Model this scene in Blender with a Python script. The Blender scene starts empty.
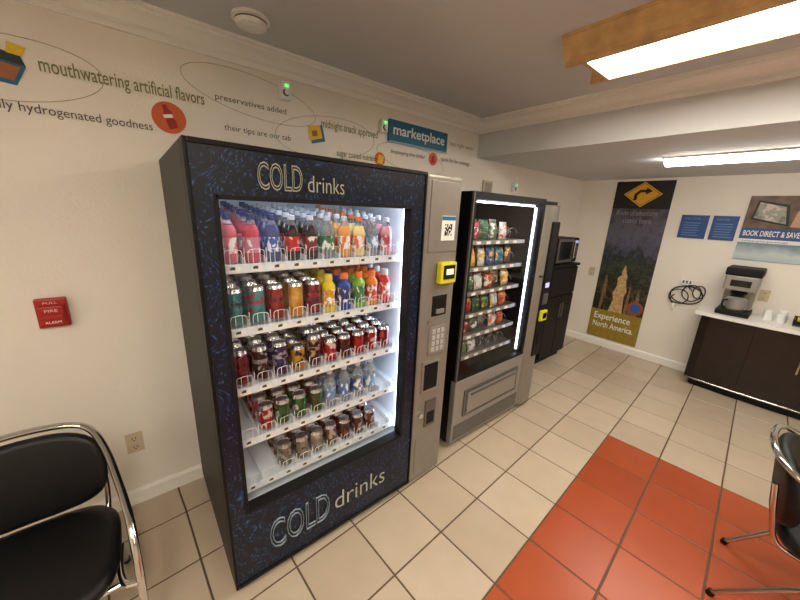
import bpy, bmesh, math, random
from mathutils import Vector, Matrix
random.seed(7)
S=bpy.context.scene
COL=S.collection

# ------------------------------------------------------------------ materials
def new_mat(name):
    m=bpy.data.materials.new(name); m.use_nodes=True
    nt=m.node_tree; b=nt.nodes.get('Principled BSDF'); return m,nt,b
def srgb(r,g,b):
    f=lambda c:(c/255/12.92) if c/255<=0.04045 else ((c/255+0.055)/1.055)**2.4
    return (f(r),f(g),f(b),1)
_pc={}
def pbr(name,col,rough=0.5,metal=0.0,noise=0.06,nscale=30,bump=0.0,bscale=200,coat=0.0,spec=0.5,trans=0.0,dist=0.004):
    if name in _pc: return _pc[name]
    m,nt,b=new_mat(name)
    c=srgb(*col)
    b.inputs['Roughness'].default_value=rough; b.inputs['Metallic'].default_value=metal
    b.inputs['Coat Weight'].default_value=coat; b.inputs['Specular IOR Level'].default_value=spec
    if trans: b.inputs['Transmission Weight'].default_value=trans; b.inputs['IOR'].default_value=1.15
    tc=nt.nodes.new('ShaderNodeTexCoord')
    n=nt.nodes.new('ShaderNodeTexNoise'); n.inputs['Scale'].default_value=nscale; n.inputs['Detail'].default_value=3
    nt.links.new(tc.outputs['Object'],n.inputs['Vector'])
    r=nt.nodes.new('ShaderNodeValToRGB')
    r.color_ramp.elements[0].position=0.3; r.color_ramp.elements[1].position=0.7
    r.color_ramp.elements[0].color=tuple(x*(1-noise) for x in c[:3])+(1,)
    r.color_ramp.elements[1].color=tuple(min(1,x*(1+noise)) for x in c[:3])+(1,)
    nt.links.new(n.outputs['Fac'],r.inputs['Fac']); nt.links.new(r.outputs['Color'],b.inputs['Base Color'])
    if bump:
        n2=nt.nodes.new('ShaderNodeTexNoise'); n2.inputs['Scale'].default_value=bscale; n2.inputs['Detail'].default_value=2
        nt.links.new(tc.outputs['Object'],n2.inputs['Vector'])
        bp=nt.nodes.new('ShaderNodeBump'); bp.inputs['Strength'].default_value=bump; bp.inputs['Distance'].default_value=dist
        nt.links.new(n2.outputs['Fac'],bp.inputs['Height']); nt.links.new(bp.outputs['Normal'],b.inputs['Normal'])
    _pc[name]=m; return m
def label_mat(name,c,c2,rough=.3,metal=0.0,scale=55,stretch=(1,1,.6),th=.53,coat=.3,bump=0):
    if name in _pc: return _pc[name]
    m,nt,b=new_mat(name)
    tc=nt.nodes.new('ShaderNodeTexCoord'); mp=nt.nodes.new('ShaderNodeMapping'); mp.inputs['Scale'].default_value=stretch
    nt.links.new(tc.outputs['Object'],mp.inputs['Vector'])
    n=nt.nodes.new('ShaderNodeTexNoise'); n.inputs['Scale'].default_value=scale; n.inputs['Detail'].default_value=1.5
    nt.links.new(mp.outputs[0],n.inputs['Vector'])
    r=nt.nodes.new('ShaderNodeValToRGB'); e=r.color_ramp.elements
    d=srgb(*c); 
    e[0].position=.30; e[0].color=tuple(x*.55 for x in d[:3])+(1,); e[1].position=th+.05; e[1].color=srgb(*c2)
    e.new(.40).color=d; e.new(th).color=d
    nt.links.new(n.outputs['Fac'],r.inputs['Fac']); nt.links.new(r.outputs['Color'],b.inputs['Base Color'])
    b.inputs['Roughness'].default_value=rough; b.inputs['Metallic'].default_value=metal; b.inputs['Coat Weight'].default_value=coat
    if bump:
        n2=nt.nodes.new('ShaderNodeTexNoise'); n2.inputs['Scale'].default_value=70; nt.links.new(tc.outputs['Object'],n2.inputs['Vector'])
        bp=nt.nodes.new('ShaderNodeBump'); bp.inputs['Strength'].default_value=bump; bp.inputs['Distance'].default_value=.01
        nt.links.new(n2.outputs['Fac'],bp.inputs['Height']); nt.links.new(bp.outputs['Normal'],b.inputs['Normal'])
    _pc[name]=m; return m
def emis(name,col,s):
    m,nt,b=new_mat(name)
    b.inputs['Base Color'].default_value=(0.8,0.8,0.8,1)
    b.inputs['Emission Color'].default_value=srgb(*col); b.inputs['Emission Strength'].default_value=s
    return m
def glass(name,tint=(1,1,1,1),base=0.03):
    m=bpy.data.materials.new(name); m.use_nodes=True; nt=m.node_tree
    for n in list(nt.nodes): nt.nodes.remove(n)
    o=nt.nodes.new('ShaderNodeOutputMaterial'); mx=nt.nodes.new('ShaderNodeMixShader')
    t=nt.nodes.new('ShaderNodeBsdfTransparent'); t.inputs['Color'].default_value=tint
    g=nt.nodes.new('ShaderNodeBsdfGlossy'); g.inputs['Roughness'].default_value=0.02
    lw=nt.nodes.new('ShaderNodeLayerWeight'); lw.inputs['Blend'].default_value=0.5
    pw=nt.nodes.new('ShaderNodeMath'); pw.operation='POWER'; pw.inputs[1].default_value=5
    ma=nt.nodes.new('ShaderNodeMath'); ma.operation='MULTIPLY_ADD'; ma.inputs[1].default_value=.9; ma.inputs[2].default_value=base
    nt.links.new(lw.outputs['Facing'],pw.inputs[0]); nt.links.new(pw.outputs[0],ma.inputs[0])
    nt.links.new(ma.outputs[0],mx.inputs[0]); nt.links.new(t.outputs[0],mx.inputs[1]); nt.links.new(g.outputs[0],mx.inputs[2])
    nt.links.new(mx.outputs[0],o.inputs[0]); return m

WALL=pbr('wall_paint',(236,230,220),0.6,noise=0.02,nscale=3,bump=0.5,bscale=70)
CEIL=pbr('ceiling_paint',(206,209,212),0.8,noise=0.02,nscale=3,bump=0.15,bscale=120)
TRIM=pbr('trim_paint',(242,240,234),0.4,noise=0.01)
BLACK=pbr('black_enamel',(8,8,10),0.45,noise=0.1,bump=0.1,bscale=300,spec=.25)
BLACKM=pbr('black_matte',(9,9,11),0.6,spec=.3)
VINYL=pbr('black_vinyl',(11,11,13),0.45,bump=0.25,bscale=260,spec=.35)
CHROME=pbr('chrome',(205,203,200),0.12,1.0,noise=0.02)
GREY=pbr('warm_grey_metal',(138,132,124),0.4,0.35,noise=0.04)
SILVER=pbr('silver_panel',(152,149,144),0.38,0.5,noise=0.04)
SILVD=pbr('silver_dark',(104,101,98),0.4,0.5)
WHITE=pbr('white_plastic',(235,235,232),0.35)
WHITEI=pbr('cooler_white',(222,230,238),0.4,noise=0.01)
CREAM=pbr('cream_plastic',(206,190,158),0.4)
RED=pbr('alarm_red',(170,22,20),0.35)
OAK=pbr('oak_wood',(206,170,114),0.4,noise=0.2,nscale=14)
DWOOD=pbr('espresso_laminate',(34,22,18),0.3,noise=0.25,nscale=10)
CTOP=pbr('speckled_counter',(236,234,229),0.25,noise=0.1,nscale=260)
YEL=pbr('yellow_bezel',(218,208,30),0.4)
GRN=emis('green_led',(60,255,110),1.5)
SCRB=emis('blue_screen',(40,80,235),.7)
SCRK=pbr('dark_screen',(8,10,14),0.1)
GLASS=glass('door_glass',base=.045)
CLEAR=glass('clear_plastic',(0.93,0.95,0.97,1))
LEDW=emis('cooler_led',(222,236,255),13)
LEDN=emis('snack_led',(215,228,255),6)
TUBE=emis('fluorescent_lens',(255,244,226),30)
TUBE2=emis('fluorescent_lens_far',(255,249,238),25)

def navy_print():
    m,nt,b=new_mat('navy_ice_print')
    tc=nt.nodes.new('ShaderNodeTexCoord')
    n0=nt.nodes.new('ShaderNodeTexNoise'); n0.inputs['Scale'].default_value=7; n0.inputs['Detail'].default_value=1
    nt.links.new(tc.outputs['Object'],n0.inputs['Vector'])
    mx=nt.nodes.new('ShaderNodeVectorMath'); mx.operation='MULTIPLY_ADD'
    mx.inputs[1].default_value=(0.35,0.35,0.35)
    nt.links.new(n0.outputs['Color'],mx.inputs[0]); nt.links.new(tc.outputs['Object'],mx.inputs[2])
    v=nt.nodes.new('ShaderNodeTexVoronoi'); v.inputs['Scale'].default_value=60
    mp=nt.nodes.new('ShaderNodeMapping'); mp.inputs['Scale'].default_value=(1.3,1,0.42); mp.inputs['Rotation'].default_value=(0,0.7,0)
    nt.links.new(mx.outputs[0],mp.inputs['Vector']); nt.links.new(mp.outputs[0],v.inputs['Vector'])
    r=nt.nodes.new('ShaderNodeValToRGB'); e=r.color_ramp.elements
    e[0].position=0.05; e[0].color=srgb(64,106,148); e[1].position=0.46; e[1].color=srgb(7,13,30)
    e.new(0.24).color=srgb(20,44,80)
    nt.links.new(v.outputs['Distance'],r.inputs['Fac'])
    nt.links.new(r.outputs['Color'],b.inputs['Base Color']); b.inputs['Roughness'].default_value=0.35; b.inputs['Specular IOR Level'].default_value=.35
    return m
NAVY=navy_print()

def tile_mat(name,c1,c2,rough):
    m,nt,b=new_mat(name)
    g=nt.nodes.new('ShaderNodeNewGeometry'); tc=nt.nodes.new('ShaderNodeTexCoord')
    r=nt.nodes.new('ShaderNodeValToRGB'); r.color_ramp.elements[0].color=srgb(*c1); r.color_ramp.elements[1].color=srgb(*c2)
    n=nt.nodes.new('ShaderNodeTexNoise'); n.inputs['Scale'].default_value=7; n.inputs['Detail'].default_value=6
    nt.links.new(tc.outputs['Object'],n.inputs['Vector'])
    a=nt.nodes.new('ShaderNodeMath'); a.operation='MULTIPLY_ADD'; a.inputs[1].default_value=0.45
    nt.links.new(g.outputs['Random Per Island'],a.inputs[0])
    s=nt.nodes.new('ShaderNodeMath'); s.operation='MULTIPLY'; s.inputs[1].default_value=0.55
    nt.links.new(n.outputs['Fac'],s.inputs[0]); nt.links.new(s.outputs[0],a.inputs[2])
    nt.links.new(a.outputs[0],r.inputs['Fac']); nt.links.new(r.outputs['Color'],b.inputs['Base Color'])
    b.inputs['Roughness'].default_value=rough
    bp=nt.nodes.new('ShaderNodeBump'); bp.inputs['Strength'].default_value=0.12; bp.inputs['Distance'].default_value=0.002
    nt.links.new(n.outputs['Fac'],bp.inputs['Height']); nt.links.new(bp.outputs['Normal'],b.inputs['Normal'])
    return m
TB=tile_mat('beige_tile',(176,158,136),(206,190,168),0.28)
TR=tile_mat('terracotta_tile',(154,64,26),(178,80,34),0.31)
GROUT=pbr('grout',(96,80,64),0.9)

# ------------------------------------------------------------------ mesh builder
class MB:
    def __init__(s): s.v=[]; s.f=[]; s.m=[]; s.mats=[]; s.sm=[]
    def mi(s,mat):
        if mat not in s.mats: s.mats.append(mat)
        return s.mats.index(mat)
    def add(s,verts,faces,mat,smooth=False,M=None):
        o=len(s.v); k=s.mi(mat)
        for p in verts:
            p=Vector(p); s.v.append(tuple(M@p if M else p))
        for f in faces: s.f.append([i+o for i in f]); s.m.append(k); s.sm.append(smooth)
    def box(s,x0,x1,y0,y1,z0,z1,mat,bev=0.0,M=None):
        x0,x1=min(x0,x1),max(x0,x1); y0,y1=min(y0,y1),max(y0,y1); z0,z1=min(z0,z1),max(z0,z1)
        bm=bmesh.new(); bmesh.ops.create_cube(bm,size=1)
        for v in bm.verts:
            v.co=Vector(((x0+x1)/2+v.co.x*(x1-x0),(y0+y1)/2+v.co.y*(y1-y0),(z0+z1)/2+v.co.z*(z1-z0)))
        if bev: bmesh.ops.bevel(bm,geom=bm.edges[:],offset=bev,segments=2,affect='EDGES',profile=0.6)
        bm.verts.index_update()
        s.add([v.co.copy() for v in bm.verts],[[v.index for v in f.verts] for f in bm.faces],mat,False,M); bm.free()
    def lathe(s,prof,c,n=16,M=None,smooth=True):
        cx,cy,cz=c
        for i in range(len(prof)-1):
            (r0,z0,m),(r1,z1,_)=prof[i],prof[i+1]
            vs=[];fs=[]
            for k in range(n):
                a=2*math.pi*k/n; vs.append((cx+r0*math.cos(a),cy+r0*math.sin(a),cz+z0))
            for k in range(n):
                a=2*math.pi*k/n; vs.append((cx+r1*math.cos(a),cy+r1*math.sin(a),cz+z1))
            for k in range(n):
                fs.append([k,(k+1)%n,n+(k+1)%n,n+k])
            s.add(vs,fs,m,smooth,M)
    def disc(s,c,r,ax,mat,n=28,sy=1.0):
        c=Vector(c); ax=Vector(ax).normalized()
        u=ax.cross(Vector((0,0,1))); 
        if u.length<1e-3: u=Vector((1,0,0))
        u.normalize(); w=ax.cross(u)
        s.add([c+u*r*math.cos(2*math.pi*k/n)+w*r*sy*math.sin(2*math.pi*k/n) for k in range(n)],[list(range(n))],mat)
    def cyl(s,p0,p1,r,mat,n=16,r1=None,caps=True):
        p0=Vector(p0);p1=Vector(p1);d=(p1-p0).normalized()
        u=d.cross(Vector((0,0,1)))
        if u.length<1e-3: u=Vector((1,0,0))
        u.normalize(); w=d.cross(u); r1=r if r1 is None else r1
        vs=[p0+u*r*math.cos(2*math.pi*k/n)+w*r*math.sin(2*math.pi*k/n) for k in range(n)]+[p1+u*r1*math.cos(2*math.pi*k/n)+w*r1*math.sin(2*math.pi*k/n) for k in range(n)]
        s.add(vs,[[k,(k+1)%n,n+(k+1)%n,n+k] for k in range(n)],mat,True)
        if caps: s.add(vs,[list(range(n))[::-1],list(range(n,2*n))],mat)
    def prism(s,pts,vec,mat,smooth=False):
        n=len(pts); vec=Vector(vec); P=[Vector(p) for p in pts]
        vs=P+[p+vec for p in P]
        s.add(vs,[list(range(n))[::-1],list(range(n,2*n))],mat)
        s.add(vs,[[k,(k+1)%n,n+(k+1)%n,n+k] for k in range(n)],mat,smooth)
    def tube(s,pts,r,mat,n=10,sub=6,closed=False,smoothp=True):
        P=[Vector(p) for p in pts]
        if smoothp:
            Q=[];N=len(P)
            rng=range(N) if closed else range(N-1)
            for i in rng:
                p0=P[(i-1)%N] if (closed or i>0) else P[0]*2-P[1]
                p1=P[i];p2=P[(i+1)%N]
                p3=P[(i+2)%N] if (closed or i+2<N) else P[-1]*2-P[-2]
                for k in range(sub):
                    t=k/sub
                    Q.append(0.5*((2*p1)+(p2-p0)*t+(2*p0-5*p1+4*p2-p3)*t*t+(3*p1-p0-3*p2+p3)*t**3))
            if not closed: Q.append(P[-1])
            P=Q
        N=len(P); T=[]
        for i in range(N):
            a=P[(i-1)%N] if (closed or i>0) else P[i]; b=P[(i+1)%N] if (closed or i<N-1) else P[i]
            T.append((b-a).normalized())
        u=T[0].cross(Vector((0,0,1)))
        if u.length<1e-3: u=Vector((1,0,0))
        u.normalize(); vs=[]
        for i in range(N):
            u=(u-T[i]*u.dot(T[i])).normalized(); w=T[i].cross(u)
            for k in range(n):
                a=2*math.pi*k/n; vs.append(P[i]+u*r*math.cos(a)+w*r*math.sin(a))
        fs=[]
        for i in range(N if closed else N-1):
            j=(i+1)%N
            for k in range(n): fs.append([i*n+k,i*n+(k+1)%n,j*n+(k+1)%n,j*n+k])
        s.add(vs,fs,mat,True)
        if not closed: s.add(vs,[list(range(n))[::-1],list(range((N-1)*n,N*n))],mat)
    def mesh(s,me,mat,M):
        s.add([v.co.copy() for v in me.vertices],[list(p.vertices) for p in me.polygons],mat,False,M)
    def obj(s,name,parent=None,loc=None,norm=True):
        me=bpy.data.meshes.new(name); me.from_pydata(s.v,[],s.f)
        for m in s.mats: me.materials.append(m)
        me.polygons.foreach_set('material_index',s.m); me.polygons.foreach_set('use_smooth',s.sm)
        me.update()
        if norm:
            bm=bmesh.new(); bm.from_mesh(me); bmesh.ops.recalc_face_normals(bm,faces=bm.faces); bm.to_mesh(me); bm.free()
        o=bpy.data.objects.new(name,me); COL.objects.link(o)
        if parent: o.parent=parent
        if loc: o.location=loc
        return o
def empty(name,loc=(0,0,0)):
    o=bpy.data.objects.new(name,None); o.empty_display_size=0.1; COL.objects.link(o); o.location=loc; return o

def text_me(s,w=None,h=0.05,outline=0,bold=0,spacing=1.0):
    c=bpy.data.curves.new('t','FONT'); c.body=s; c.size=1; c.space_character=spacing
    c.offset=bold; c.resolution_u=3
    if outline: c.fill_mode='NONE'; c.bevel_depth=outline; c.bevel_resolution=0
    o=bpy.data.objects.new('t',c); COL.objects.link(o); bpy.context.view_layer.update()
    me=bpy.data.meshes.new_from_object(o.evaluated_get(bpy.context.evaluated_depsgraph_get()))
    xs=[v.co.x for v in me.vertices]; ys=[v.co.y for v in me.vertices]
    bpy.data.objects.remove(o); 
    x0,x1,y0,y1=min(xs),max(xs),min(ys),max(ys)
    sc=h/0.7; sx=(w/(x1-x0)) if w else sc
    for v in me.vertices: v.co=Vector(((v.co.x-x0)*sx,v.co.y*sc,v.co.z*sc))
    return me
RL=Matrix.Rotation(math.radians(90),4,'X')
RB=Matrix.Rotation(math.radians(-90),4,'Z')@RL
def txtL(mb,s,x,y,z,w,h,mat,tilt=0,**k):
    mb.mesh(text_me(s,w,h,**k),mat,Matrix.Translation((x,y,z))@Matrix.Rotation(-tilt,4,'Y')@RL)
def txtB(mb,s,x,y,z,w,h,mat,**k):
    mb.mesh(text_me(s,w,h,**k),mat,Matrix.Translation((x,y,z))@RB)

# ------------------------------------------------------------------ room
YW=2.03; XB=4.77; ZC=2.43; ZL=2.14; XS=2.51; X0=-2.6; Y0=-3.0
def boxobj(name,*a,bev=0):
    b=MB(); b.box(*a,bev=bev); return b.obj(name)
boxobj('wall_left',X0-.1,XB+.1,YW,YW+.1,-.05,2.55,WALL)
boxobj('wall_back',XB,XB+.1,Y0,YW,-.05,2.55,WALL)
boxobj('wall_right',X0-.1,XB+.1,Y0-.1,Y0,-.05,2.55,WALL)
boxobj('wall_near',X0-.1,X0,Y0,YW,-.05,2.55,WALL)
boxobj('ceiling',X0,XS,Y0,YW,ZC,ZC+.1,CEIL)
boxobj('ceiling_soffit',XS,XB,Y0,YW,ZL,ZC+.1,CEIL)
b=MB(); b.box(X0,XB,Y0,YW,-.06,-.003,GROUT)
T=.33; rot=math.radians(3.2); org=Vector((2.745,.63)); cr,sr=math.cos(rot),math.sin(rot)
for i in range(-22,14):
    for j in range(-16,10):
        cx,cy=(i+.5)*T,(j+.5)*T
        wx=org.x+cx*cr-cy*sr; wy=org.y+cx*sr+cy*cr
        if not(X0-.14<wx<XB+.14 and Y0-.14<wy<YW+.14): continue
        mat=TR if (-8<=i<0 and -6<=j<0) else TB
        g=.0035; e=.0025; vs=[];zt=0.0
        for (s,z) in ((T/2-g,-.004),(T/2-g-e,zt)):
            for dx,dy in((-s,-s),(s,-s),(s,s),(-s,s)):
                x,y=cx+dx,cy+dy
                px,py=org.x+x*cr-y*sr,org.y+x*sr+y*cr
                vs.append((min(max(px,X0),XB),min(max(py,Y0),YW),z))
        b.add(vs,[[4,5,6,7],[0,1,5,4],[1,2,6,5],[2,3,7,6],[3,0,4,7]],mat)
b.obj('floor')
def prof_run(mb,prof,start,end,out,mat):
    out=Vector(out); s=Vector(start)
    mb.prism([s+out*o+Vector((0,0,z)) for o,z in prof],Vector(end)-s,mat)
bp=[(0,0),(.016,0),(.016,.075),(.008,.09),(0,.092)]
b=MB(); prof_run(b,bp,(X0,YW,0),(XB,YW,0),(0,-1,0),TRIM); b.obj('baseboard_left')
b=MB(); prof_run(b,bp,(XB,Y0,0),(XB,YW-.016,0),(-1,0,0),TRIM); b.obj('baseboard_back')
b=MB(); prof_run(b,bp,(X0,Y0,0),(XB,Y0,0),(0,1,0),TRIM); b.obj('baseboard_right')
cp=[(0,-.10),(.014,-.10),(.014,-.082),(.006,-.078),(.006,-.07),(.02,-.062),(.03,-.045),(.046,-.032),(.066,-.026),(.066,-.014),(.082,-.014),(.082,0),(0,0)]
cp=[(o*1.1,ZC+z) for o,z in cp]
b=MB(); prof_run(b,cp,(X0,YW,0),(XS,YW,0),(0,-1,0),TRIM); b.obj('trim_1')
b=MB(); prof_run(b,cp,(XS,Y0,0),(XS,YW,0),(-1,0,0),TRIM); b.obj('trim_2')

# ------------------------------------------------------------------ wall lettering / mural
G_=pbr('letter_grey',(78,70,66),0.6); OL=pbr('letter_olive',(126,128,62),0.6); TEAL=pbr('letter_teal',(24,104,138),0.5)
ORG=pbr('decal_orange',(210,98,50),0.6); YD=pbr('decal_yellow',(228,190,40),0.6); DRED=pbr('decal_red',(160,38,34),0.6)
DK=pbr('decal_dark',(40,60,60),0.6); WHL=pbr('decal_white',(235,235,230),0.5); BRN=pbr('decal_brown',(160,100,60),0.6); PALE=pbr('decal_line',(160,150,138),0.6)
yf=YW-.0025
mu=MB()
txtL(mu,'mouthwatering artificial flavors',-.19,yf,2.112,.56,.054,OL,bold=.006)
txtL(mu,'partially hydrogenated goodness',-.42,yf,1.958,.565,.034,G_)
txtL(mu,'preservatives added',.42,yf,2.15,.36,.028,G_)
txtL(mu,'their tips are our tab',.45,yf,2.015,.35,.028,G_)
txtL(mu,'midnight snack approved',.995,yf,2.125,.42,.046,OL,bold=.006)
txtL(mu,'sugar coated nutrition',1.10,yf,1.975,.32,.038,OL,bold=.006)
txtL(mu,'desploying the dollar',1.53,yf,2.05,.34,.027,G_)
txtL(mu,'quick fix for cravings',2.05,yf,2.06,.36,.03,G_)
txtL(mu,'late night savior',2.15,yf,2.19,.3,.03,OL)
def ell(cx,cz,rx,rz,tilt):
    P=[]
    for k in range(40):
        a=2*math.pi*k/40; x=rx*math.cos(a); z=rz*math.sin(a)
        P.append((cx+x*math.cos(tilt)-z*math.sin(tilt),yf,cz+x*math.sin(tilt)+z*math.cos(tilt)))
    mu.tube(P,.0012,PALE,n=4,sub=1,closed=True,smoothp=False)
ell(-.28,2.1,.28,.11,.12); ell(.62,2.2,.34,.10,-.12); ell(1.05,2.07,.34,.12,.1); ell(1.75,2.03,.34,.09,-.1)
def flat(pts,mat,dy=0): mu.add([(x,yf-dy,z) for x,z in pts],[list(range(len(pts)))],mat)
mu.disc((.215,yf,2.025),.068,(0,-1,0),ORG)
bt=[(-.018,-.05),(.018,-.05),(.02,-.02),(.014,0),(.02,.015),(.009,.035),(.009,.052),(-.009,.052),(-.009,.035),(-.02,.015),(-.014,0),(-.02,-.02)]
flat([(.215+x*math.cos(.3)-z*math.sin(.3),2.028+x*math.sin(.3)+z*math.cos(.3)) for x,z in bt],DRED,.001)
flat([(.205+x,2.028+z) for x,z in((-.01,-.008),(.026,-.0),(.022,.014),(-.014,.006))],WHL,.002)
flat([(.93,2.02),(1.02,2.045),(1.0,2.135),(.91,2.11)],TEAL); flat([(.915,2.035),(1.0,2.06),(.985,2.13),(.905,2.115)],YD,.001)
flat([(.935,2.06),(.97,2.07),(.965,2.1),(.93,2.09)],BRN,.002)
# takeaway box decal: open carton with two flaps
flat([(-.37,2.055),(-.26,2.045),(-.225,2.115),(-.335,2.13)],TEAL); flat([(-.345,2.07),(-.265,2.06),(-.24,2.11),(-.32,2.122)],BRN,.001)
flat([(-.335,2.13),(-.225,2.115),(-.235,2.15),(-.325,2.165)],DK,.001); flat([(-.33,2.165),(-.28,2.155),(-.30,2.20),(-.35,2.195)],BRN,.002); flat([(-.27,2.152),(-.232,2.148),(-.215,2.18),(-.262,2.19)],YD,.002)
mu.disc((1.96,yf,2.06),.048,(0,-1,0),ORG); flat([(1.94,2.03),(1.98,2.03),(1.975,2.085),(1.945,2.085)],DRED,.001); 
mu.disc((1.44,yf,1.995),.045,(0,-1,0),ORG); flat([(1.415,1.97),(1.46,1.965),(1.475,2.02),(1.43,2.025)],YD,.001)
mu.obj('wall_decal_lettering')
b=MB(); b.box(1.5,2.09,YW-.022,YW-.002,2.125,2.265,TEAL,.003)
txtL(b,'marketplace',1.535,YW-.0235,2.172,.52,.066,WHL,bold=0.018)
b.box(1.5,2.09,YW-.024,YW-.021,2.118,2.126,pbr('sign_edge',(150,190,200),.4))
b.obj('marketplace_sign')
def sensor(x,z,s=1):
    b=MB(); b.box(x-.03*s,x+.03*s,YW-.04,YW-.001,z-.045*s,z+.045*s,WHITE,.008)
    b.lathe([(.018,0,SILVD),(.014,.012,WHITE),(0,.016,WHITE)],(0,0,0),M=Matrix.Translation((x,YW-.04,z-.012))@RL)
    b.box(x-.006,x+.014,YW-.044,YW-.039,z+.016,z+.028,GRN)
    return b.obj('wall_sensor')
sensor(.77,2.262); sensor(1.45,2.205,.9); sensor(3.13,1.93)
b=MB(); b.box(2.62,2.76,YW-.02,YW-.002,1.80,1.96,CREAM,.003); b.box(2.64,2.74,YW-.022,YW-.019,1.82,1.94,PALE); b.obj('wall_picture_frame')
b=MB(); b.box(-.362,-.262,YW-.03,YW-.001,1.085,1.215,RED,.006); b.box(-.352,-.272,YW-.05,YW-.028,1.10,1.185,RED,.006)
b.box(-.346,-.278,YW-.062,YW-.048,1.128,1.148,RED,.004)
txtL(b,'PULL',-.335,YW-.031,1.192,.045,.010,WHL); txtL(b,'FIRE',-.332,YW-.0515,1.160,.04,.012,WHL); txtL(b,'ALARM',-.337,YW-.0515,1.108,.05,.012,WHL)
b.obj('wall_fire_alarm_pull_station')
def outlet(name,M):
    b=MB(); b.box(-.036,.036,-.006,0,-.058,.058,CREAM,.002,M=M)
    for z in(-.026,.026):
        b.box(-.017,.017,-.009,-.005,z-.018,z+.018,CREAM,.002,M=M)
        for x in(-.007,.007): b.box(x-.0015,x+.0015,-.0096,-.0088,z-.004,z+.008,BLACKM,M=M)
        b.box(-.003,.003,-.0096,-.0088,z-.012,z-.007,BLACKM,M=M)
    return b.obj(name)
outlet('wall_outlet',Matrix.Translation((-.133,YW-.001,.38)))
MBk=lambda y,z: Matrix.Translation((XB-.001,y,z))@Matrix.Rotation(math.radians(-90),4,'Z')
outlet('wall_outlet',MBk(1.72,.98)); outlet('wall_outlet',MBk(.13,1.0)); 
b=MB(); Mx=Matrix.Translation((.53,1.74,ZC))@Matrix.Rotation(math.pi,4,'X')
b.lathe([(.075,0,WHITE),(.078,.012,WHITE),(.066,.016,SILVD),(.066,.022,WHITE),(.06,.036,WHITE),(.03,.044,WHITE),(0,.045,WHITE)],(0,0,0),n=28,M=Mx)
b.obj('smoke_detector')

# ------------------------------------------------------------------ ceiling lights
def oak_light(name,xa,xb,ya,yb):
    b=MB(); zb=2.33; zt=ZC
    def side(p,L,out):
        out=Vector(out); p=Vector(p)
        prof=[(0,zb-.006),(.02,zb-.006),(.024,zb+.012),(.04,zb+.02),(.052,zb+.05),(.075,zb+.068),(.082,zt-.012),(.09,zt-.012),(.09,zt),(0,zt)]
        b.prism([p+out*o+Vector((0,0,z)) for o,z in prof],L,OAK)
    side((xa,ya-.09,0),(0,yb-ya+.18,0),(-1,0,0)); side((xb,ya-.09,0),(0,yb-ya+.18,0),(1,0,0))
    side((xa-.0,ya,0),(xb-xa,0,0),(0,-1,0)); side((xa-.0,yb,0),(xb-xa,0,0),(0,1,0))
    b.box(xa,xb,ya,yb,zb+.0,zb+.012,TUBE)
    b.box(xa,xb,ya,yb,zb+.03,zt,WHITE)
    return b.obj(name)
oak_light('added_fill_light',1.69,1.95,-.42,.80)
oak_light('added_fill_light',-.50,-.24,-.95,.27)  # unseen fixture, added to brighten the left wall
oak_light('added_fill_light',-1.9,-1.64,-.95,.27)  # added fixture behind the camera, evens out the room light
oak_light('added_fill_light',.6,.86,-2.4,-1.18)  # another added fixture out of view, for fill light
b=MB(); b.box(3.30,3.50,-.45,.85,ZL-.012,ZL-.001,WHITE,.002)
P=[];n=10
for k in range(n+1):
    a=math.pi*k/n; P.append((3.40-.085*math.cos(a),-.44,ZL-.012-.045*math.sin(a)))
b.prism(P,(0,1.28,0),TUBE2,True)
b.obj('added_fill_light')

# ------------------------------------------------------------------ beverage machine
vm=empty('beverage_vending_machine')
FY=1.19; BY=2.0; H=1.83; xl,xr=.148,1.12
b=MB()
b.box(xl,xl+.03,FY+.05,BY,.04,H,BLACK,.004); b.box(xl+.03,xr,FY+.05,BY,H-.06,H,BLACK,.004)
b.box(xl+.03,xr,BY-.03,BY,.04,H-.06,BLACK); b.box(xl+.03,xr,FY+.05,BY-.03,.04,.36,BLACK); b.box(1.09,xr,FY+.05,BY-.03,.36,H-.06,BLACK)
for x in(.2,1.3):
    for y in(1.3,1.92): b.cyl((x,y,0),(x,y,.05),.022,BLACKM)
b.obj('cabinet',vm)
b=MB()
ix0,ix1,iy1,iz0,iz1=xl+.032,1.088,BY-.032,.362,H-.062
b.box(ix0,ix0+.01,FY+.05,iy1,iz0,iz1,WHITEI); b.box(ix1-.01,ix1,FY+.05,iy1,iz0,iz1,WHITEI)
b.box(ix0,ix1,iy1-.01,iy1,iz0,iz1,WHITEI); b.box(ix0,ix1,FY+.05,iy1,iz1-.01,iz1,WHITEI); b.box(ix0,ix1,FY+.05,iy1,iz0,iz0+.01,WHITEI)
b.obj('cooler_liner',vm)
b=MB()
gx0,gx1,gz0,gz1=.222,1.035,.42,1.665
for a in((xl+.006,gx0,.055,H-.01),(gx1,xr-.004,.055,H-.01),(gx0,gx1,.055,gz0),(gx0,gx1,gz1,H-.01)):
    b.box(a[0],a[1],FY,FY+.045,a[2],a[3],NAVY)
b.box(xl,xl+.012,FY-.006,FY+.05,.045,H,BLACK,.003); b.box(xl+.012,xr,FY-.006,FY+.05,H-.016,H,BLACK,.003)
b.box(xr-.01,xr,FY-.006,FY+.05,.045,H-.016,BLACK,.002); b.box(xl+.012,xr-.01,FY-.006,FY+.05,.045,.062,BLACK,.003)
for a in((gx0-.008,gx0+.006,gz0-.008,gz1+.008),(gx1-.006,gx1+.008,gz0-.008,gz1+.008),(gx0,gx1,gz0-.008,gz0+.006),(gx0,gx1,gz1-.006,gz1+.008)):
    b.box(a[0],a[1],FY-.004,FY+.048,a[2],a[3],BLACKM)
b.obj('door_frame',vm)
def pane(mb,x0,x1,y,z0,z1,mat): mb.add([(x0,y,z0),(x1,y,z0),(x1,y,z1),(x0,y,z1)],[[0,1,2,3]],mat)
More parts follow.
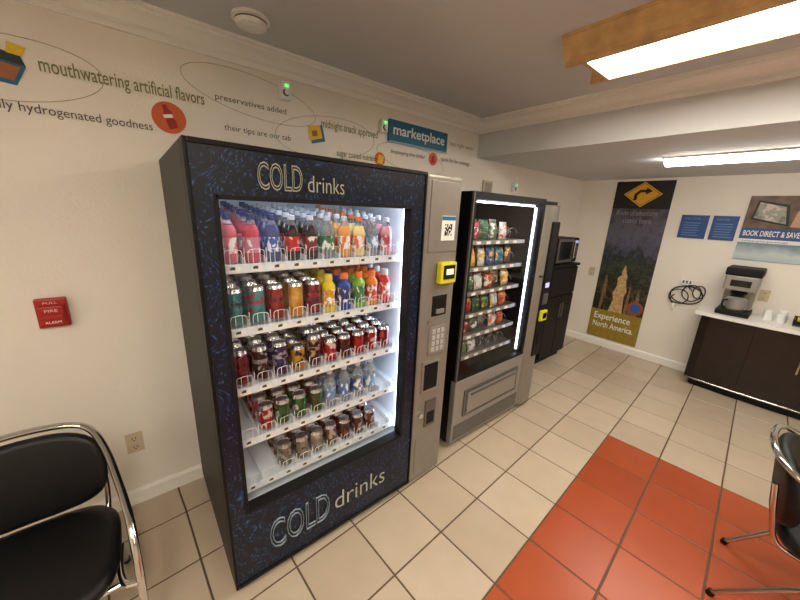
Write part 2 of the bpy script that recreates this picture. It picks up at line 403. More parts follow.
b=MB(); pane(b,gx0,gx1,FY+.02,gz0,gz1,GLASS); b.obj('door_glass',vm,norm=False)
b=MB()
LT=pbr('print_letters',(182,184,164),0.4); LT2=pbr('print_letters_dim',(120,134,146),0.4)
txtL(b,'COLD',.35,FY-.004,1.70,.155,.085,LT,outline=.02)
txtL(b,'drinks',.525,FY-.004,1.70,.15,.06,LT,bold=-.008)
txtL(b,'COLD',.30,FY-.004,.155,.29,.155,LT2,outline=.022)
txtL(b,'drinks',.62,FY-.004,.17,.31,.105,LT,bold=-.008)
b.obj('door_lettering',vm)
b=MB(); b.box(1.045,1.065,FY+.052,FY+.07,.44,1.66,LEDW); b.box(.24,1.03,FY+.055,FY+.075,1.725,1.74,LEDW); b.obj('led_strips',vm)
shz=[1.425,1.18,.93,.69,.46]; SLOPE=.10
b=MB(); NC=10; px0=.232; pitch=.0785
sy=1.275
WIRE=pbr('white_wire',(230,234,238),.35)
dyy=iy1-.02-sy
for z in shz:
    b.prism([(ix0+.012,sy,z-.006),(ix0+.012,sy+dyy,z-.006+SLOPE*dyy),(ix0+.012,sy+dyy,z+SLOPE*dyy),(ix0+.012,sy,z)],(ix1-ix0-.024,0,0),WHITEI)
    b.box(ix0+.012,ix1-.012,sy-.008,sy,z-.022,z+.012,WHITEI,.002)
    for i in range(NC+1):
        x=px0+i*pitch
        b.prism([(x-.0012,sy,z),(x-.0012,iy1-.03,z+SLOPE*dyy),(x-.0012,iy1-.03,z+SLOPE*dyy+.03),(x-.0012,sy,z+.03)],(.0024,0,0),WIRE)
        b.cyl((x,sy-.004,z),(x,sy-.004,z+.07),.0015,WIRE,n=6)
    for i in range(NC):
        x=px0+(i+.5)*pitch
        b.box(x-.022,x+.022,sy-.0105,sy-.008,z-.018,z+.008,WHL)
        b.box(x-.014,x+.004,sy-.0112,sy-.0103,z-.008,z+.003,DK)
        b.tube([(x-.028,sy-.012,z),(x-.028,sy-.014,z+.055),(x-.012,sy-.016,z+.065),(x+.012,sy-.016,z+.065),(x+.028,sy-.014,z+.055),(x+.028,sy-.012,z)],.0012,WIRE,n=5,sub=4)
        for xx in(-.012,.012): b.cyl((x+xx,sy-.013,z),(x+xx,sy-.016,z+.064),.001,WIRE,n=5)
b.obj('shelves',vm)
b=MB()
for z in shz:
    for i in range(NC):
        x=px0+(i+.5)*pitch
        pane(b,x-.03,x+.03,sy-.013,z+.004,z+.055,CLEAR)
b.obj('clear_guards',vm,norm=False)
def cm(c,rough=.2,metal=0): 
    if min(c)>150: return pbr('clearliq_%d_%d_%d'%c,c,.08,0,noise=.05,trans=.75,coat=.3)
    return pbr('drink_%d_%d_%d'%c,c,rough,metal,noise=.12,nscale=90,coat=.4,trans=.0)
def lab(c,c2=(232,232,228)):
    if sum(c)>560: c2=(150,40,60)
    return label_mat('label_%d_%d_%d'%c,c,c2)
def canm(c,c2):
    return label_mat('can_%d_%d_%d_%d'%(c+(sum(c2),)),c,c2,.22,.55,scale=38,stretch=(1,1,.8),th=.56,coat=.5)
ALU=pbr('aluminium',(200,200,202),.25,1.0)
CLQ=pbr('clear_pet',(215,225,230),.08,0,noise=.02,trans=.85)
def bottle(b,x,y,z,liq,label,cap,h=.2,r=.031):
    L,B,C=cm(liq,.1),lab(label),pbr('cap_%d_%d_%d'%cap,cap,.35)
    k=h/.2
    b.lathe([(0,.004,L),(r*.6,0,L),(r*.93,.006,L),(r,.018*k,L),(r*.96,.045*k,B),(r*.94,.05*k,B),(r*.94,.105*k,B),(r*.97,.108*k,L),(r,.118*k,L),(r*.93,.135*k,L),(r*.66,.156*k,CLQ),(r*.44,.172*k,CLQ),(.0125,.178*k,C),(.0145,.180*k,C),(.0145,.197*k,C),(.012,.2*k,C),(0,.2*k,C)],(x,y,z),n=16)
def sport(b,x,y,z,liq,label,cap,h=.185,r=.033):
    L,B,C=cm(liq,.1),lab(label),pbr('cap_%d_%d_%d'%cap,cap,.35); k=h/.185
    b.lathe([(0,.004,L),(r*.9,0,L),(r,.01,L),(r,.03*k,B),(r*.88,.07*k,B),(r*.86,.085*k,B),(r,.115*k,L),(r*.98,.13*k,L),(r*.6,.148*k,L),(.017,.153*k,C),(.0195,.155*k,C),(.0195,.176*k,C),(.016,.185*k,C),(0,.185*k,C)],(x,y,z),n=16)
def can(b,x,y,z,c1,c2,h=.122,r=.0325):
    A=canm(c1,c2); Bm=canm(c2,c1)
    b.lathe([(0,.004,ALU),(r*.78,0,ALU),(r*.95,.009,ALU),(r,.014,A),(r,h*.55,A if h<.14 else Bm),(r,h*.66,A),(r,h-.016,ALU),(r*.86,h-.004,ALU),(r*.84,h,ALU),(r*.8,h-.004,ALU),(0,h-.004,ALU)],(x,y,z),n=16)
    b.box(x-.007,x+.007,y-.012,y+.006,z+h-.004,z+h-.002,ALU)
b=MB()
NV=(26,44,104); WC=(205,208,214)
R1=[('b',(200,96,112),(216,120,140),NV),('b',(190,66,84),(196,120,150),NV),('b',(60,70,120),(40,90,180),NV),
    ('b',(44,18,14),(190,30,36),WC),('b',(40,18,14),(120,24,30),WC),('b',(200,210,205),(60,120,80),WC),('b',(220,150,80),(226,120,40),WC),
    ('b',(226,200,130),(226,110,50),(220,120,40)),('b',(200,205,210),(110,150,190),WC),('b',(212,140,145),(190,70,80),WC)]
R2=[('t',(50,130,136),(40,84,104)),('t',(60,150,155),(170,70,90)),('t',(150,28,34),(110,14,24)),('t',(214,150,50),(220,180,90)),('t',(100,20,46),(170,50,60)),
    ('s',(222,196,50),(210,150,30),(222,200,60)),('s',(24,64,160),(20,40,110),(222,110,40)),('s',(120,180,60),(50,120,60),(226,110,40)),('s',(226,130,40),(200,60,30),(226,110,40)),('s',(186,40,40),(190,60,30),WC)]
R3=[('t',(110,24,50),(50,20,30)),('t',(20,20,24),(150,156,160)),('t',(28,36,90),(160,166,180)),('c',(190,150,40),(30,30,60)),('t',(50,26,60),(170,150,110)),
    ('c',(170,22,28),(220,210,210)),('c',(60,18,22),(160,30,36)),('c',(170,22,28),(120,10,20)),('c',(150,20,28),(210,200,200)),('c',(110,20,34),(180,70,70))]
R4=[None,('c',(150,24,34),(210,200,200)),('c',(30,100,56),(190,200,190)),('c',(24,104,50),(205,212,205)),('c',(40,90,46),(110,30,30)),
    ('b',(196,214,224),(90,140,180),WC),('b',(196,214,224),(60,110,170),WC),('b',(196,214,224),(50,90,150),WC),('b',(200,214,220),(90,150,190),WC),None]
R5=[None,None,('c',(110,102,86),(170,165,150)),('c',(140,134,118),(80,64,48)),('c',(140,136,126),(186,180,170)),
    ('c',(100,76,60),(180,170,150)),('c',(56,28,28),(150,60,60)),('c',(64,46,42),(160,150,140)),('c',(80,30,38),(180,170,170)),None]
for q,(z,R) in enumerate(zip(shz,[R1,R2,R3,R4,R5])):
    for i,s in enumerate(R):
        if not s: continue
        x=px0+(i+.5)*pitch
        for d in range(7):
            y=sy+.036+d*.070
            if y>1.9: break
            jx=random.uniform(-.003,.003); zz=z+.002+SLOPE*(y+.02-sy)
            if s[0]=='b': bottle(b,x+jx,y,zz,*s[1:],h=.182 if q==0 else .195)
            elif s[0]=='s': sport(b,x+jx,y,zz,*s[1:],h=.175)
            elif s[0]=='t': can(b,x+jx,y,zz,s[1],s[2],h=.155,r=.0325)
            else: can(b,x+jx,y,zz,s[1],s[2])
b.obj('drink_bottles_and_cans',vm)
b=MB(); cx0,cx1=1.122,1.372
b.box(cx0,cx1,FY+.03,BY,.04,H-.005,SILVD,.006)
b.box(cx0,cx1,FY-.004,FY+.032,.05,H-.005,GREY,.012)
b.box(1.15,1.352,FY-.007,FY-.003,1.45,1.80,GREY,.004)
b.box(1.235,1.335,FY-.010,FY-.006,1.51,1.635,WHL,.001); 
for i in range(7):
    for j in range(7):
        if random.random()<.55: b.box(1.258+i*.0075,1.2655+i*.0075,FY-.0112,FY-.0098,1.535+j*.0085,1.5435+j*.0085,BLACKM)
b.box(1.235,1.335,FY-.011,FY-.0095,1.612,1.632,TEAL)
b.box(1.225,1.345,FY-.04,FY-.004,1.285,1.40,YEL,.01); b.box(1.243,1.327,FY-.046,FY-.038,1.31,1.385,SCRK,.004)
b.box(1.258,1.312,FY-.048,FY-.0455,1.335,1.365,emis('reader_lcd',(190,230,120),.6))
b.box(1.21,1.32,FY-.009,FY-.003,1.10,1.215,BLACKM,.004); b.box(1.225,1.305,FY-.011,FY-.008,1.165,1.20,SCRK); b.box(1.235,1.295,FY-.02,FY-.008,1.115,1.14,SILVER,.003)
b.box(1.20,1.33,FY-.010,FY-.003,.87,1.04,SILVER,.004)
KEY=pbr('keypad_keys',(176,174,168),.4)
for i in range(3):
    for j in range(4): b.box(1.218+i*.034,1.244+i*.034,FY-.015,FY-.009,.89+j*.036,.916+j*.036,KEY,.003)
b.box(1.165,1.30,FY-.012,FY-.003,.64,.84,SILVER,.008); b.box(1.18,1.285,FY-.0135,FY-.011,.66,.82,BLACKM,.004)
b.cyl((1.17,FY-.022,.50),(1.17,FY-.003,.50),.016,CHROME); b.cyl((1.19,FY-.02,1.07),(1.19,FY-.003,1.07),.010,CHROME)
b.box(1.21,1.30,FY-.012,FY-.003,.40,.58,SILVD,.006); b.box(1.225,1.285,FY-.0135,FY-.011,.42,.50,BLACKM)
b.box(1.15,1.34,FY-.008,FY-.003,.09,.34,GREY,.004)
b.obj('control_column',vm)

# ------------------------------------------------------------------ snack machine
sm=empty('snack_vending_machine')
SY=1.27; SH=1.78; a0,a1,a2=1.575,2.42,2.66
b=MB()
b.box(a0,a0+.03,SY+.04,BY,.04,SH,BLACK,.004); b.box(a1-.02,a1,SY+.04,BY-.03,.04,SH-.05,BLACK); b.box(a0+.03,a1,SY+.04,BY,SH-.05,SH,BLACK,.003)
b.box(a0+.03,a1,BY-.03,BY,.04,SH-.05,BLACK); b.box(a0+.03,a1-.02,SY+.04,BY-.03,.04,.5,BLACK)
for x in(a0+.06,a2-.06):
    for y in(1.36,1.92): b.cyl((x,y,0),(x,y,.05),.022,BLACKM)
g0,g1,h0,h1=a0+.035,2.385,.56,SH-.045
for q in((a0,g0,.54,SH),(g1,a1,.54,SH),(g0,g1,h1,SH),(g0,g1,.54,h0)): b.box(q[0],q[1],SY,SY+.038,q[2],q[3],BLACK,.002)
b.box(a0-.003,a0+.010,SY-.006,SY+.01,.54,SH,SILVD,.003)
b.obj('cabinet',sm)
b=MB(); b.box(a0,a1,SY-.005,SY+.04,.05,.54,SILVER,.01)
b.box(a0+.1,a1-.07,SY-.012,SY-.004,.24,.45,SILVD,.008); b.box(a0+.13,a1-.1,SY-.022,SY-.011,.265,.425,SILVER,.008)
b.box(a0+.16,a1-.13,SY-.03,SY-.02,.40,.418,SILVD,.004); b.box(a0+.02,a1-.02,SY-.008,SY-.004,.07,.19,SILVD,.003)
b.obj('delivery_panel',sm)
b=MB(); pane(b,g0,g1,SY+.012,h0,h1,GLASS); b.obj('door_glass',sm,norm=False)
b=MB(); b.box(g1-.018,g1-.009,SY+.04,SY+.055,h0+.02,h1-.02,LEDN); b.box(g0+.02,g1-.04,SY+.045,SY+.06,h1-.014,h1-.002,emis('snack_fill_led',(235,240,255),14)); b.obj('led_strips',sm)  # top strip is added to even out the light on the snacks
b=MB(); sz=[1.48,1.30,1.13,.97,.81,.65]; s0=g0+.015; NCs=6; sp=(2.27-s0)/NCs
snk=[(60,110,54),(216,176,60),(40,84,44),(36,70,140),(206,206,204),(84,48,34),(210,190,80),(150,30,36),(214,208,196),(80,110,60),(24,100,120),(190,84,40)]
bg=MB()
def bag(x,y,z,w,h,d,c,c2,tilt):
    nx,nz=9,11; A=label_mat('bag_%d_%d_%d_%d'%(c+(sum(c2),)),c,c2,.32,.15,scale=26,stretch=(1,1,1),th=.56,coat=.2,bump=.5)
    SEAL=pbr('bagseal_%d_%d_%d'%c,c,.35,.3)
    M=Matrix.Translation((x,y,z))@Matrix.Rotation(tilt,4,'X')@Matrix.Rotation(random.uniform(-.12,.12),4,'Y')
    ph=random.random()*6
    for sgn in(-1,1):
        vs=[]
        for j in range(nz):
            for i in range(nx):
                u=i/(nx-1)*2-1; v=j/(nz-1)*2-1
                e=max(0,1-abs(u)**2.5)*max(0,1-abs(v/.86)**3 if abs(v)<.86 else 0)
                t=e**.5*d/2*(1+.18*math.sin(5*u+ph)*math.cos(6*v+ph))
                vs.append((u*w/2*(1-.10*(1-v*v)),sgn*t,(v+1)/2*h))
        fa=[];fb=[]
        for j in range(nz-1):
            for i in range(nx-1):
                q=[j*nx+i,j*nx+i+1,(j+1)*nx+i+1,(j+1)*nx+i]
                (fb if j in(0,nz-2) else fa).append(q)
        bg.add(vs,fa,A,True,M); bg.add(vs,fb,SEAL,True,M)
for k,z in enumerate(sz):
    b.box(a0+.032,g1-.022,SY+.10,BY-.05,z-.008,z-.003,SILVD); b.box(a0+.032,g1-.03,SY+.092,SY+.10,z-.028,z,SILVER,.002)
    for i in range(NCs):
        x=s0+(i+.5)*sp
        b.box(x-.022,x+.022,SY+.089,SY+.0925,z-.024,z-.006,WHL)
        P=[(x+.042*math.cos(t*2*math.pi/10),SY+.11+t*.0035*1.6,z+.045+.042*math.sin(t*2*math.pi/10)) for t in range(71)]
        b.tube(P,.0022,ALU,n=4,smoothp=False)
        if (k==5 and i not in(1,2)) or (k*7+i*3)%11==4: continue
        ci=(k*5+i*7+k*k)%12; c=snk[ci]; c2=snk[(ci*5+k*3+i+4)%12]
        if c2==c: c2=(225,60,40)
        hh=(.135,.13,.12,.115,.11,.1)[k]; ww=.088 if (i+k)%3 else .07
        for d in range(4): bag(x+random.uniform(-.006,.006),SY+.135+d*.09,z,ww,hh*random.uniform(.9,1.05),.045,c,c2,-.16+.06*random.random())
b.obj('shelf_coils',sm); bg.obj('snack_bags',sm)
b=MB()
b.box(a1,a2,SY+.03,BY,.04,SH-.01,BLACK,.006)
P=[]
for k in range(9):
    a=math.pi*k/8; P.append((((a1+a2)/2)-(a2-a1)/2*math.cos(a),SY+.03-.055*math.sin(a),.05))
b.prism(P,(0,0,SH-.09),GREY,True)
b.box(a1+.09,a2-.03,SY-.034,SY-.0,.50,1.62,BLACK,.01)
b.box(a1+.125,a2-.06,SY-.037,SY-.03,1.10,1.14,SCRB); b.box(a1+.115,a2-.05,SY-.04,SY-.03,.96,1.05,SILVD,.003)
b.box(a1+.10,a2-.045,SY-.055,SY-.03,.82,.91,YEL,.008); b.box(a1+.12,a2-.06,SY-.058,SY-.05,.84,.89,SCRK,.003)
b.box(a1+.12,a2-.06,SY-.038,SY-.03,.60,.70,BLACKM,.003); b.cyl((a1+.05,SY-.04,1.2),(a1+.05,SY-.01,1.2),.012,CHROME)
b.obj('control_column',sm)

# ------------------------------------------------------------------ black cabinet + microwave
b=MB(); c0,c1,cy,ch=3.40,4.02,1.60,1.16
b.box(c0,c1,cy+.02,YW-.02,.06,ch-.03,BLACK,.004); b.box(c0-.015,c1+.015,cy-.01,YW-.018,ch-.03,ch,BLACK,.006); b.box(c0+.03,c1-.03,cy+.05,YW-.04,0,.06,BLACKM)
b.box(c0+.01,(c0+c1)/2-.003,cy,cy+.02,.08,.80,BLACK,.004); b.box((c0+c1)/2+.003,c1-.01,cy,cy+.02,.08,.80,BLACK,.004); b.box(c0+.01,c1-.01,cy,cy+.02,.81,ch-.04,BLACK,.004)
for x in((c0+c1)/2-.03,(c0+c1)/2+.03): b.cyl((x,cy-.02,.55),(x,cy-.02,.72),.006,SILVD)
b.obj('storage_cabinet')
b=MB(); m0,m1=3.48,3.97
b.box(m0,m1,cy+.03,cy+.38,ch+.012,ch+.285,BLACK,.008); b.box(m0+.01,m1-.13,cy+.02,cy+.032,ch+.02,ch+.275,SILVD,.004); b.box(m0+.04,m1-.17,cy+.016,cy+.021,ch+.05,ch+.245,SCRK,.003)
b.box(m1-.125,m1-.01,cy+.02,cy+.032,ch+.02,ch+.275,BLACKM,.003); b.cyl((m1-.145,cy+.0,ch+.06),(m1-.145,cy+.0,ch+.24),.007,CHROME)
for z in(.06,.24): b.cyl((m1-.145,cy+.0,ch+z),(m1-.145,cy+.022,ch+z),.005,CHROME)
b.box(m1-.11,m1-.03,cy+.017,cy+.021,ch+.225,ch+.255,SCRB)
for i in range(3):
    for j in range(4): b.box(m1-.11+i*.028,m1-.09+i*.028,cy+.017,cy+.021,ch+.06+j*.035,ch+.083+j*.035,SILVD)
for x in(m0+.05,m1-.05):
    for y in(cy+.08,cy+.33): b.cyl((x,y,ch),(x,y,ch+.014),.015,BLACKM)
b.obj('microwave_oven')

# ------------------------------------------------------------------ tall poster on back wall
def poster_mat():
    m,nt,b=new_mat('park_poster_print')
    tc=nt.nodes.new('ShaderNodeTexCoord'); sp=nt.nodes.new('ShaderNodeSeparateXYZ'); nt.links.new(tc.outputs['Object'],sp.inputs[0])
    n=nt.nodes.new('ShaderNodeTexNoise'); n.inputs['Scale'].default_value=14; n.inputs['Detail'].default_value=7; n.inputs['Roughness'].default_value=.7
    nt.links.new(tc.outputs['Object'],n.inputs['Vector'])
    ma=nt.nodes.new('ShaderNodeMath'); ma.operation='MULTIPLY_ADD'; ma.inputs[1].default_value=.6
    nt.links.new(n.outputs['Fac'],ma.inputs[0]); 
    z=nt.nodes.new('ShaderNodeMath'); z.operation='MULTIPLY_ADD'; z.inputs[1].default_value=.5; z.inputs[2].default_value=-.34
    nt.links.new(sp.outputs['Z'],z.inputs[0]); nt.links.new(z.outputs[0],ma.inputs[2])
    r=nt.nodes.new('ShaderNodeValToRGB'); e=r.color_ramp.elements
    e[0].position=0; e[0].color=srgb(26,28,22); e[1].position=1; e[1].color=srgb(48,46,48)
    for p,c in((.2,(62,60,36)),(.28,(24,28,22)),(.36,(84,80,62)),(.42,(30,36,28)),(.5,(74,80,70)),(.56,(34,44,42)),(.62,(78,80,96)),(.74,(98,98,114)),(.85,(70,68,76))): e.new(p).color=srgb(*c)
    nt.links.new(ma.outputs[0],r.inputs['Fac']); nt.links.new(r.outputs['Color'],b.inputs['Base Color']); b.inputs['Roughness'].default_value=.35
    return m
py0,py1,pz0,pz1=1.046,1.625,.115,2.112
b=MB(); b.box(XB-.008,XB-.001,py0,py1,pz0,pz1,poster_mat())
xf=XB-.0095
GOLD=pbr('poster_gold',(150,126,40),.5,noise=.15); SIGNY=pbr('road_sign_yellow',(222,166,40),.5); TAN=pbr('hoodoo_tan',(196,160,112),.6,noise=.3,nscale=30); BLUEL=pbr('poster_blue',(44,96,160),.5)
def flatB(mb,pts,mat,x=None): mb.add([(xf if x is None else x,y,z) for y,z in pts],[list(range(len(pts)))],mat)
flatB(b,[(py0,pz0),(py1,pz0),(py1,.50),(py0,.50)],GOLD)
dc=(1.335,1.965)
def dia(s,mat,x): flatB(b,[(dc[0]-s*1.05,dc[1]),(dc[0],dc[1]-s*.8),(dc[0]+s*1.05,dc[1]),(dc[0],dc[1]+s*.75)],mat,x)
b2=pbr('poster_black',(22,20,20),.5)
flatB(b,[(py0,1.80),(py1,1.80),(py1,pz1),(py0,pz1)],b2,xf-.0005)
dia(.185,SIGNY,xf-.001); dia(.165,b2,xf-.0015); dia(.158,SIGNY,xf-.002)
arr=[(.085,-.07),(.05,-.07),(.05,-.01),(.02,.02),(-.03,.02),(-.03,-.005),(-.095,.035),(-.03,.075),(-.03,.05),(.03,.05),(.085,.0)]
b.add([(xf-.003,dc[0]+y,dc[1]+z) for y,z in arr],[[0,1,2,10],[2,3,9,10],[3,4,8,9],[5,6,7]],b2)
hd=[(1.43,.5),(1.27,.5),(1.29,.72),(1.27,.78),(1.30,.92),(1.295,.98),(1.315,1.02),(1.34,1.12),(1.365,1.03),(1.36,.99),(1.40,.95),(1.385,.85),(1.42,.75),(1.40,.66)]
flatB(b,hd,TAN,xf-.0005)
for (y,z,w) in((1.52,.98,.03),(1.14,.85,.03),(1.19,.70,.025),(1.50,.7,.02),(1.24,.9,.02)): flatB(b,[(y-w,.5),(y+w,.5),(y+w*.7,z-.15),(y+w*.3,z),(y-w*.5,z-.08)],pbr('hoodoo_brown',(120,96,70),.6,noise=.3),xf-.0003)  # darker brown printed spires beside the tan hoodoo
b.disc((xf-.001,1.14,.60),.085,(-1,0,0),pbr('poster_badge_red',(170,60,46),.5)); b.disc((xf-.0015,1.14,.60),.06,(-1,0,0),BLUEL)
txtB(b,'Experience',xf-.001,py1-.05,.375,.42,.085,WHL,bold=.012); txtB(b,'North America.',xf-.001,py1-.05,.265,.47,.075,WHL,bold=.012)
MV=pbr('poster_mauve',(150,140,150),.5)
txtB(b,'Route of adventure',xf-.001,py1-.06,1.72,.42,.06,MV); txtB(b,'starts here',xf-.001,py1-.14,1.63,.3,.06,MV)
b.obj('park_poster')
SB=pbr('notice_blue',(40,80,140),.45); LB=pbr('notice_light',(130,158,200),.5)
for (ya,yb) in((.69,.92),(.465,.66)):
    b=MB(); b.box(XB-.012,XB-.001,ya,yb,1.50,1.745,SB,.002)
    txtB(b,'WELCOME',XB-.0135,yb-.03,1.70,(yb-ya)-.1,.018,LB)
    for i in range(6): b.box(XB-.0130,XB-.0118,yb-.03-(.12+.03*random.random()),yb-.03,1.53+i*.026,1.535+i*.026,LB)
    b.obj('wall_notice')
def mk():
    m,nt,bb=new_mat('marketing_poster_print')
    tc=nt.nodes.new('ShaderNodeTexCoord'); sp=nt.nodes.new('ShaderNodeSeparateXYZ'); nt.links.new(tc.outputs['Object'],sp.inputs[0])
    n=nt.nodes.new('ShaderNodeTexNoise'); n.inputs['Scale'].default_value=9; nt.links.new(tc.outputs['Object'],n.inputs['Vector'])
    a=nt.nodes.new('ShaderNodeMath'); a.operation='MULTIPLY_ADD'; a.inputs[1].default_value=.12; nt.links.new(n.outputs['Fac'],a.inputs[0])
    z=nt.nodes.new('ShaderNodeMath'); z.operation='SUBTRACT'; z.inputs[1].default_value=1.33; nt.links.new(sp.outputs['Z'],z.inputs[0]); nt.links.new(z.outputs[0],a.inputs[2])
    r=nt.nodes.new('ShaderNodeValToRGB'); e=r.color_ramp.elements; e[0].color=srgb(150,180,200); e[1].position=.7; e[1].color=srgb(120,110,100)
    for p,c in((.12,(196,206,206)),(.22,(110,140,160))): e.new(p).color=srgb(*c)
    nt.links.new(a.outputs[0],r.inputs['Fac']); nt.links.new(r.outputs['Color'],bb.inputs['Base Color']); bb.inputs['Roughness'].default_value=.35; return m
b=MB(); pe=-.03; b.box(XB-.014,XB-.001,pe,.43,1.33,1.94,mk(),.002); xp=XB-.0155
flatB(b,[(pe,1.535),(.43,1.535),(.43,1.64),(pe,1.64)],SB,xp)
txtB(b,'BOOK DIRECT & SAVE',xp-.001,.41,1.565,.37,.05,WHL,bold=.02)
flatB(b,[(pe,1.64),(.43,1.64),(.43,1.94),(pe,1.94)],pbr('photo_wood_table',(104,84,68),.5,noise=.4,nscale=12),xp)
flatB(b,[(.39,1.72),(.13,1.665),(.16,1.86),(.37,1.90)],b2,xp-.001); flatB(b,[(.37,1.735),(.15,1.685),(.18,1.84),(.355,1.88)],label_mat('tablet_screen',(150,150,140),(200,190,180),.3,0,scale=18,stretch=(1,1,1)),xp-.002)
flatB(b,[(.12,1.66),(.0,1.66),(-.02,1.80),(.04,1.88),(.1,1.80)],pbr('photo_skin',(196,150,120),.5),xp-.001)
flatB(b,[(.43,1.50),(pe,1.50),(pe,1.535),(.43,1.535)],WHL,xp)
txtB(b,'Lowest price guaranteed',xp-.001,.40,1.508,.3,.018,SB)
b.obj('wall_marketing_poster')
b=MB(); b.box(XB-.03,XB-.001,.66,.78,.995,1.055,WHITE,.004)
for i in range(3): b.box(XB-.033,XB-.029,.685+i*.03,.70+i*.03,1.01,1.04,SILVD)
def loop(cy_,cz_,ry,rz,dx,ph=0):
    b.tube([(XB-.02-dx-.008*math.sin(k),cy_+ry*math.cos(2*math.pi*k/14+ph),cz_+rz*math.sin(2*math.pi*k/14+ph)) for k in range(14)],.0055,BLACKM,n=8,sub=4,closed=True)
loop(.70,.88,.14,.10,0); loop(.66,.91,.08,.09,.014,.4); loop(.76,.855,.085,.08,.02); loop(.60,.93,.05,.07,.01)
b.tube([(XB-.035,.70,.995),(XB-.04,.69,.97),(XB-.03,.66,.94)],.0055,BLACKM)
b.tube([(XB-.03,.80,.87),(XB-.03,.83,.82),(XB-.03,.81,.78),(XB-.03,.79,.76)],.0055,BLACKM); b.box(XB-.045,XB-.015,.77,.80,.70,.77,WHITE,.006)
b.obj('coiled_power_cord')

# ------------------------------------------------------------------ counter and items
def foot(off,z):
    fr=[(4.37,.54),(4.35,.42),(4.335,.2),(4.33,-.1),(4.34,-.5),(4.36,-.9),(4.39,-1.3)]
    return [(XB-.018,.54-off,z)]+[(x+off,min(y,.54-off),z) for x,y in fr]+[(XB-.018,-1.3,z)]
b=MB(); b.prism(foot(.05,.07),(0,0,.70),DWOOD,False); b.prism(foot(.09,0),(0,0,.07),BLACKM)
b.prism(foot(0,.77),(0,0,.035),CTOP)
b.tube([(x+.045,y,.085) for x,y in((4.37,.49),(4.35,.42),(4.335,.2),(4.33,-.1),(4.34,-.5),(4.36,-.9),(4.39,-1.28))],.009,CHROME,n=8)
for y in(.10,-.30,-.7): b.box(4.376,4.386,y-.002,y+.002,.09,.765,BLACKM)
for y in(-.22,-.38): 
    b.cyl((4.35,y,.42),(4.35,y,.70),.008,CHROME)
    for z in(.45,.67): b.cyl((4.35,y,z),(4.39,y,z),.006,CHROME)
b.obj('coffee_counter')
zt=.805
b=MB(); k0,k1=.17,.41
b.box(4.42,4.72,k0,k1,zt,zt+.05,BLACKM,.01); b.box(4.60,4.72,k0+.01,k1-.01,zt+.05,zt+.38,SILVER,.008)
b.box(4.42,4.72,k0+.005,k1-.005,zt+.25,zt+.39,SILVER,.01); b.box(4.41,4.73,k0-.005,k1+.005,zt+.39,zt+.465,BLACKM,.012)
b.box(4.416,4.421,k0+.05,k1-.05,zt+.29,zt+.35,SCRK); b.lathe([(.05,0,BLACKM),(.062,.02,BLACKM),(.045,.05,BLACKM)],(4.52,(k0+k1)/2,zt+.205),n=18)
b.lathe([(0,0,SILVER),(.07,0,SILVER),(.082,.02,SILVER),(.080,.11,SILVER),(.055,.135,BLACKM),(.035,.15,BLACKM),(0,.152,BLACKM)],(4.51,(k0+k1)/2,zt+.05),n=20)
b.tube([(4.46,(k0+k1)/2+.05,zt+.15),(4.42,(k0+k1)/2+.08,zt+.14),(4.42,(k0+k1)/2+.08,zt+.09),(4.46,(k0+k1)/2+.055,zt+.07)],.007,BLACKM,n=8)
b.obj('coffee_maker')
b=MB()
for (x,y,n_) in((4.60,.06,3),(4.63,-.03,4),(4.56,-.02,2)):
    for i in range(n_): b.lathe([(.036,.0+i*.012,WHITE),(.03,.07+i*.012,WHITE),(0,.07+i*.012,WHITE)],(x,y,zt),n=18)
b.obj('paper_cup_stack')
b=MB(); b.box(4.50,4.68,-.32,-.10,zt,zt+.012,SILVD,.003); b.box(4.50,4.515,-.32,-.10,zt+.01,zt+.05,BLACKM,.003); b.box(4.665,4.68,-.32,-.10,zt+.01,zt+.07,BLACKM,.003)
b.box(4.515,4.665,-.32,-.308,zt+.01,zt+.06,BLACKM); b.box(4.515,4.665,-.112,-.10,zt+.01,zt+.06,BLACKM)
for i in range(7): b.box(4.53,4.65,-.30+i*.027,-.283+i*.027,zt+.012,zt+.065,WHITE if i%2 else YD,.002)
b.obj('condiment_tray')

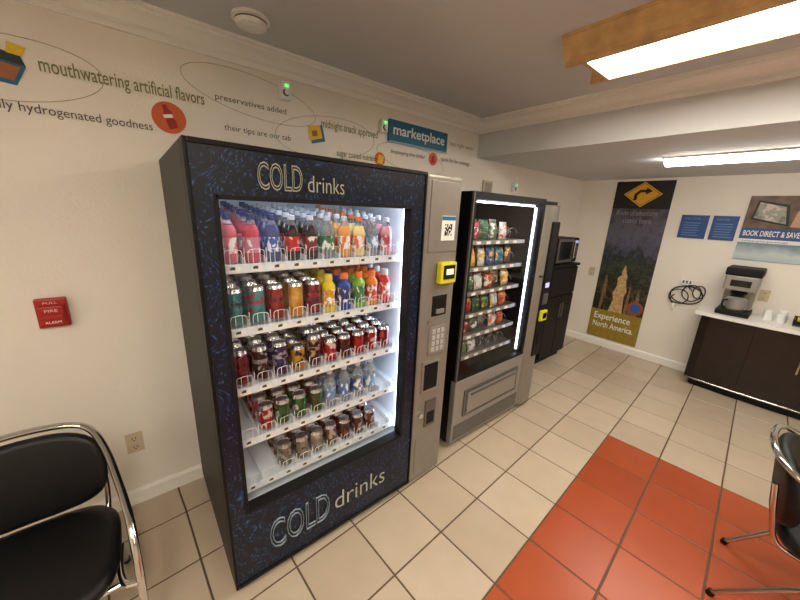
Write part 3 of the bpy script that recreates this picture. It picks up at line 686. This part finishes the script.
# ------------------------------------------------------------------ chairs
def pad(b,hw,hd,th,M,mat,e=3.2,bend=None,n=40):
    rings=[(.0,-th/2),(.90,-th/2),(.97,-th*.38),(1.0,-th*.1),(1.0,th*.12),(.96,th*.40),(.86,th*.5),(.5,th*.58),(.0,th*.6)]
    vs=[];fs=[]
    for (s,z) in rings:
        for k in range(n):
            a=2*math.pi*k/n; c,q=math.cos(a),math.sin(a)
            x=hw*s*abs(c)**(2/e)*(1 if c>=0 else -1); y=hd*s*abs(q)**(2/e)*(1 if q>=0 else -1)
            p=Vector((x,y,z)); 
            if bend: p=bend(p)
            vs.append(p)
    for i in range(len(rings)-1):
        for k in range(n): fs.append([i*n+k,i*n+(k+1)%n,(i+1)*n+(k+1)%n,(i+1)*n+k])
    b.add(vs,fs,mat,True,M)
def chair(loc,rz=0,sz=1):
    e=empty('armchair',loc); e.rotation_euler=(0,0,rz); e.scale=(1,1,sz)
    b=MB()
    half=[(.275,-.24,.012),(.285,-.235,.2),(.292,-.225,.42),(.292,-.19,.55),(.285,-.11,.62),(.262,.02,.68),(.235,.14,.735),(.195,.235,.785),(.13,.275,.81),(0,.29,.818)]
    P=half+[(-x,y,z) for x,y,z in half[:-1][::-1]]
    b.tube(P,.0125,CHROME,n=12,sub=6)
    for s in(-1,1):
        b.tube([(s*.2,.30,.012),(s*.205,.24,.10),(s*.22,.10,.30),(s*.235,.0,.405),(s*.235,-.12,.415),(s*.25,-.2,.42),(s*.288,-.225,.425)],.0115,CHROME,n=10)
        b.cyl((s*.20,.302,0),(s*.20,.295,.025),.015,BLACKM); b.cyl((s*.275,-.24,0),(s*.275,-.24,.02),.015,BLACKM)
        b.tube([(s*.19,.10,.41),(s*.2,.19,.44),(s*.205,.225,.55),(s*.2,.25,.70)],.010,CHROME,n=8)
    b.cyl((-.235,.02,.405),(.235,.02,.405),.010,CHROME); b.cyl((-.25,-.19,.415),(.25,-.19,.415),.010,CHROME)
    b.obj('tube_frame',e)
    b=MB(); pad(b,.245,.235,.06,Matrix.Translation((0,-.03,.455)),VINYL,e=3.4); b.obj('seat',e)
    b=MB(); M=Matrix.Translation((0,.232,.645))@Matrix.Rotation(math.radians(90-8),4,'X')
    pad(b,.225,.165,.045,M,VINYL,e=3.0,bend=lambda p:Vector((p.x,p.y,p.z+ (p.x/.225)**2*.05)))
    b.obj('backrest',e); return e
chair((-.42,1.36,0),0,.975); chair((2.06,-.40,0),0,.955)

# ------------------------------------------------------------------ world, camera
w=bpy.data.worlds.new('World'); S.world=w; w.use_nodes=True
w.node_tree.nodes['Background'].inputs[0].default_value=(.9,.92,1,1); w.node_tree.nodes['Background'].inputs[1].default_value=.1
S.view_settings.view_transform='Standard'
yaw=math.radians(50.3); p=math.radians(15.3); r=math.radians(2.6)
Fh=Vector((math.cos(yaw),math.sin(yaw),0)); Rt=Vector((math.sin(yaw),-math.cos(yaw),0)); Z=Vector((0,0,1))
fwd=Fh*math.cos(p)-Z*math.sin(p); up0=Fh*math.sin(p)+Z*math.cos(p)
rc=Rt*math.cos(r)+up0*math.sin(r); uc=-Rt*math.sin(r)+up0*math.cos(r)
cam=bpy.data.cameras.new('camera'); co=bpy.data.objects.new('camera',cam); COL.objects.link(co)
M=Matrix((rc,uc,-fwd)).transposed().to_4x4(); M.translation=Vector((0,0,1.648)); co.matrix_world=M
cam.sensor_width=36; cam.sensor_fit='HORIZONTAL'; cam.lens=325/800*36; cam.clip_start=.02
S.camera=co
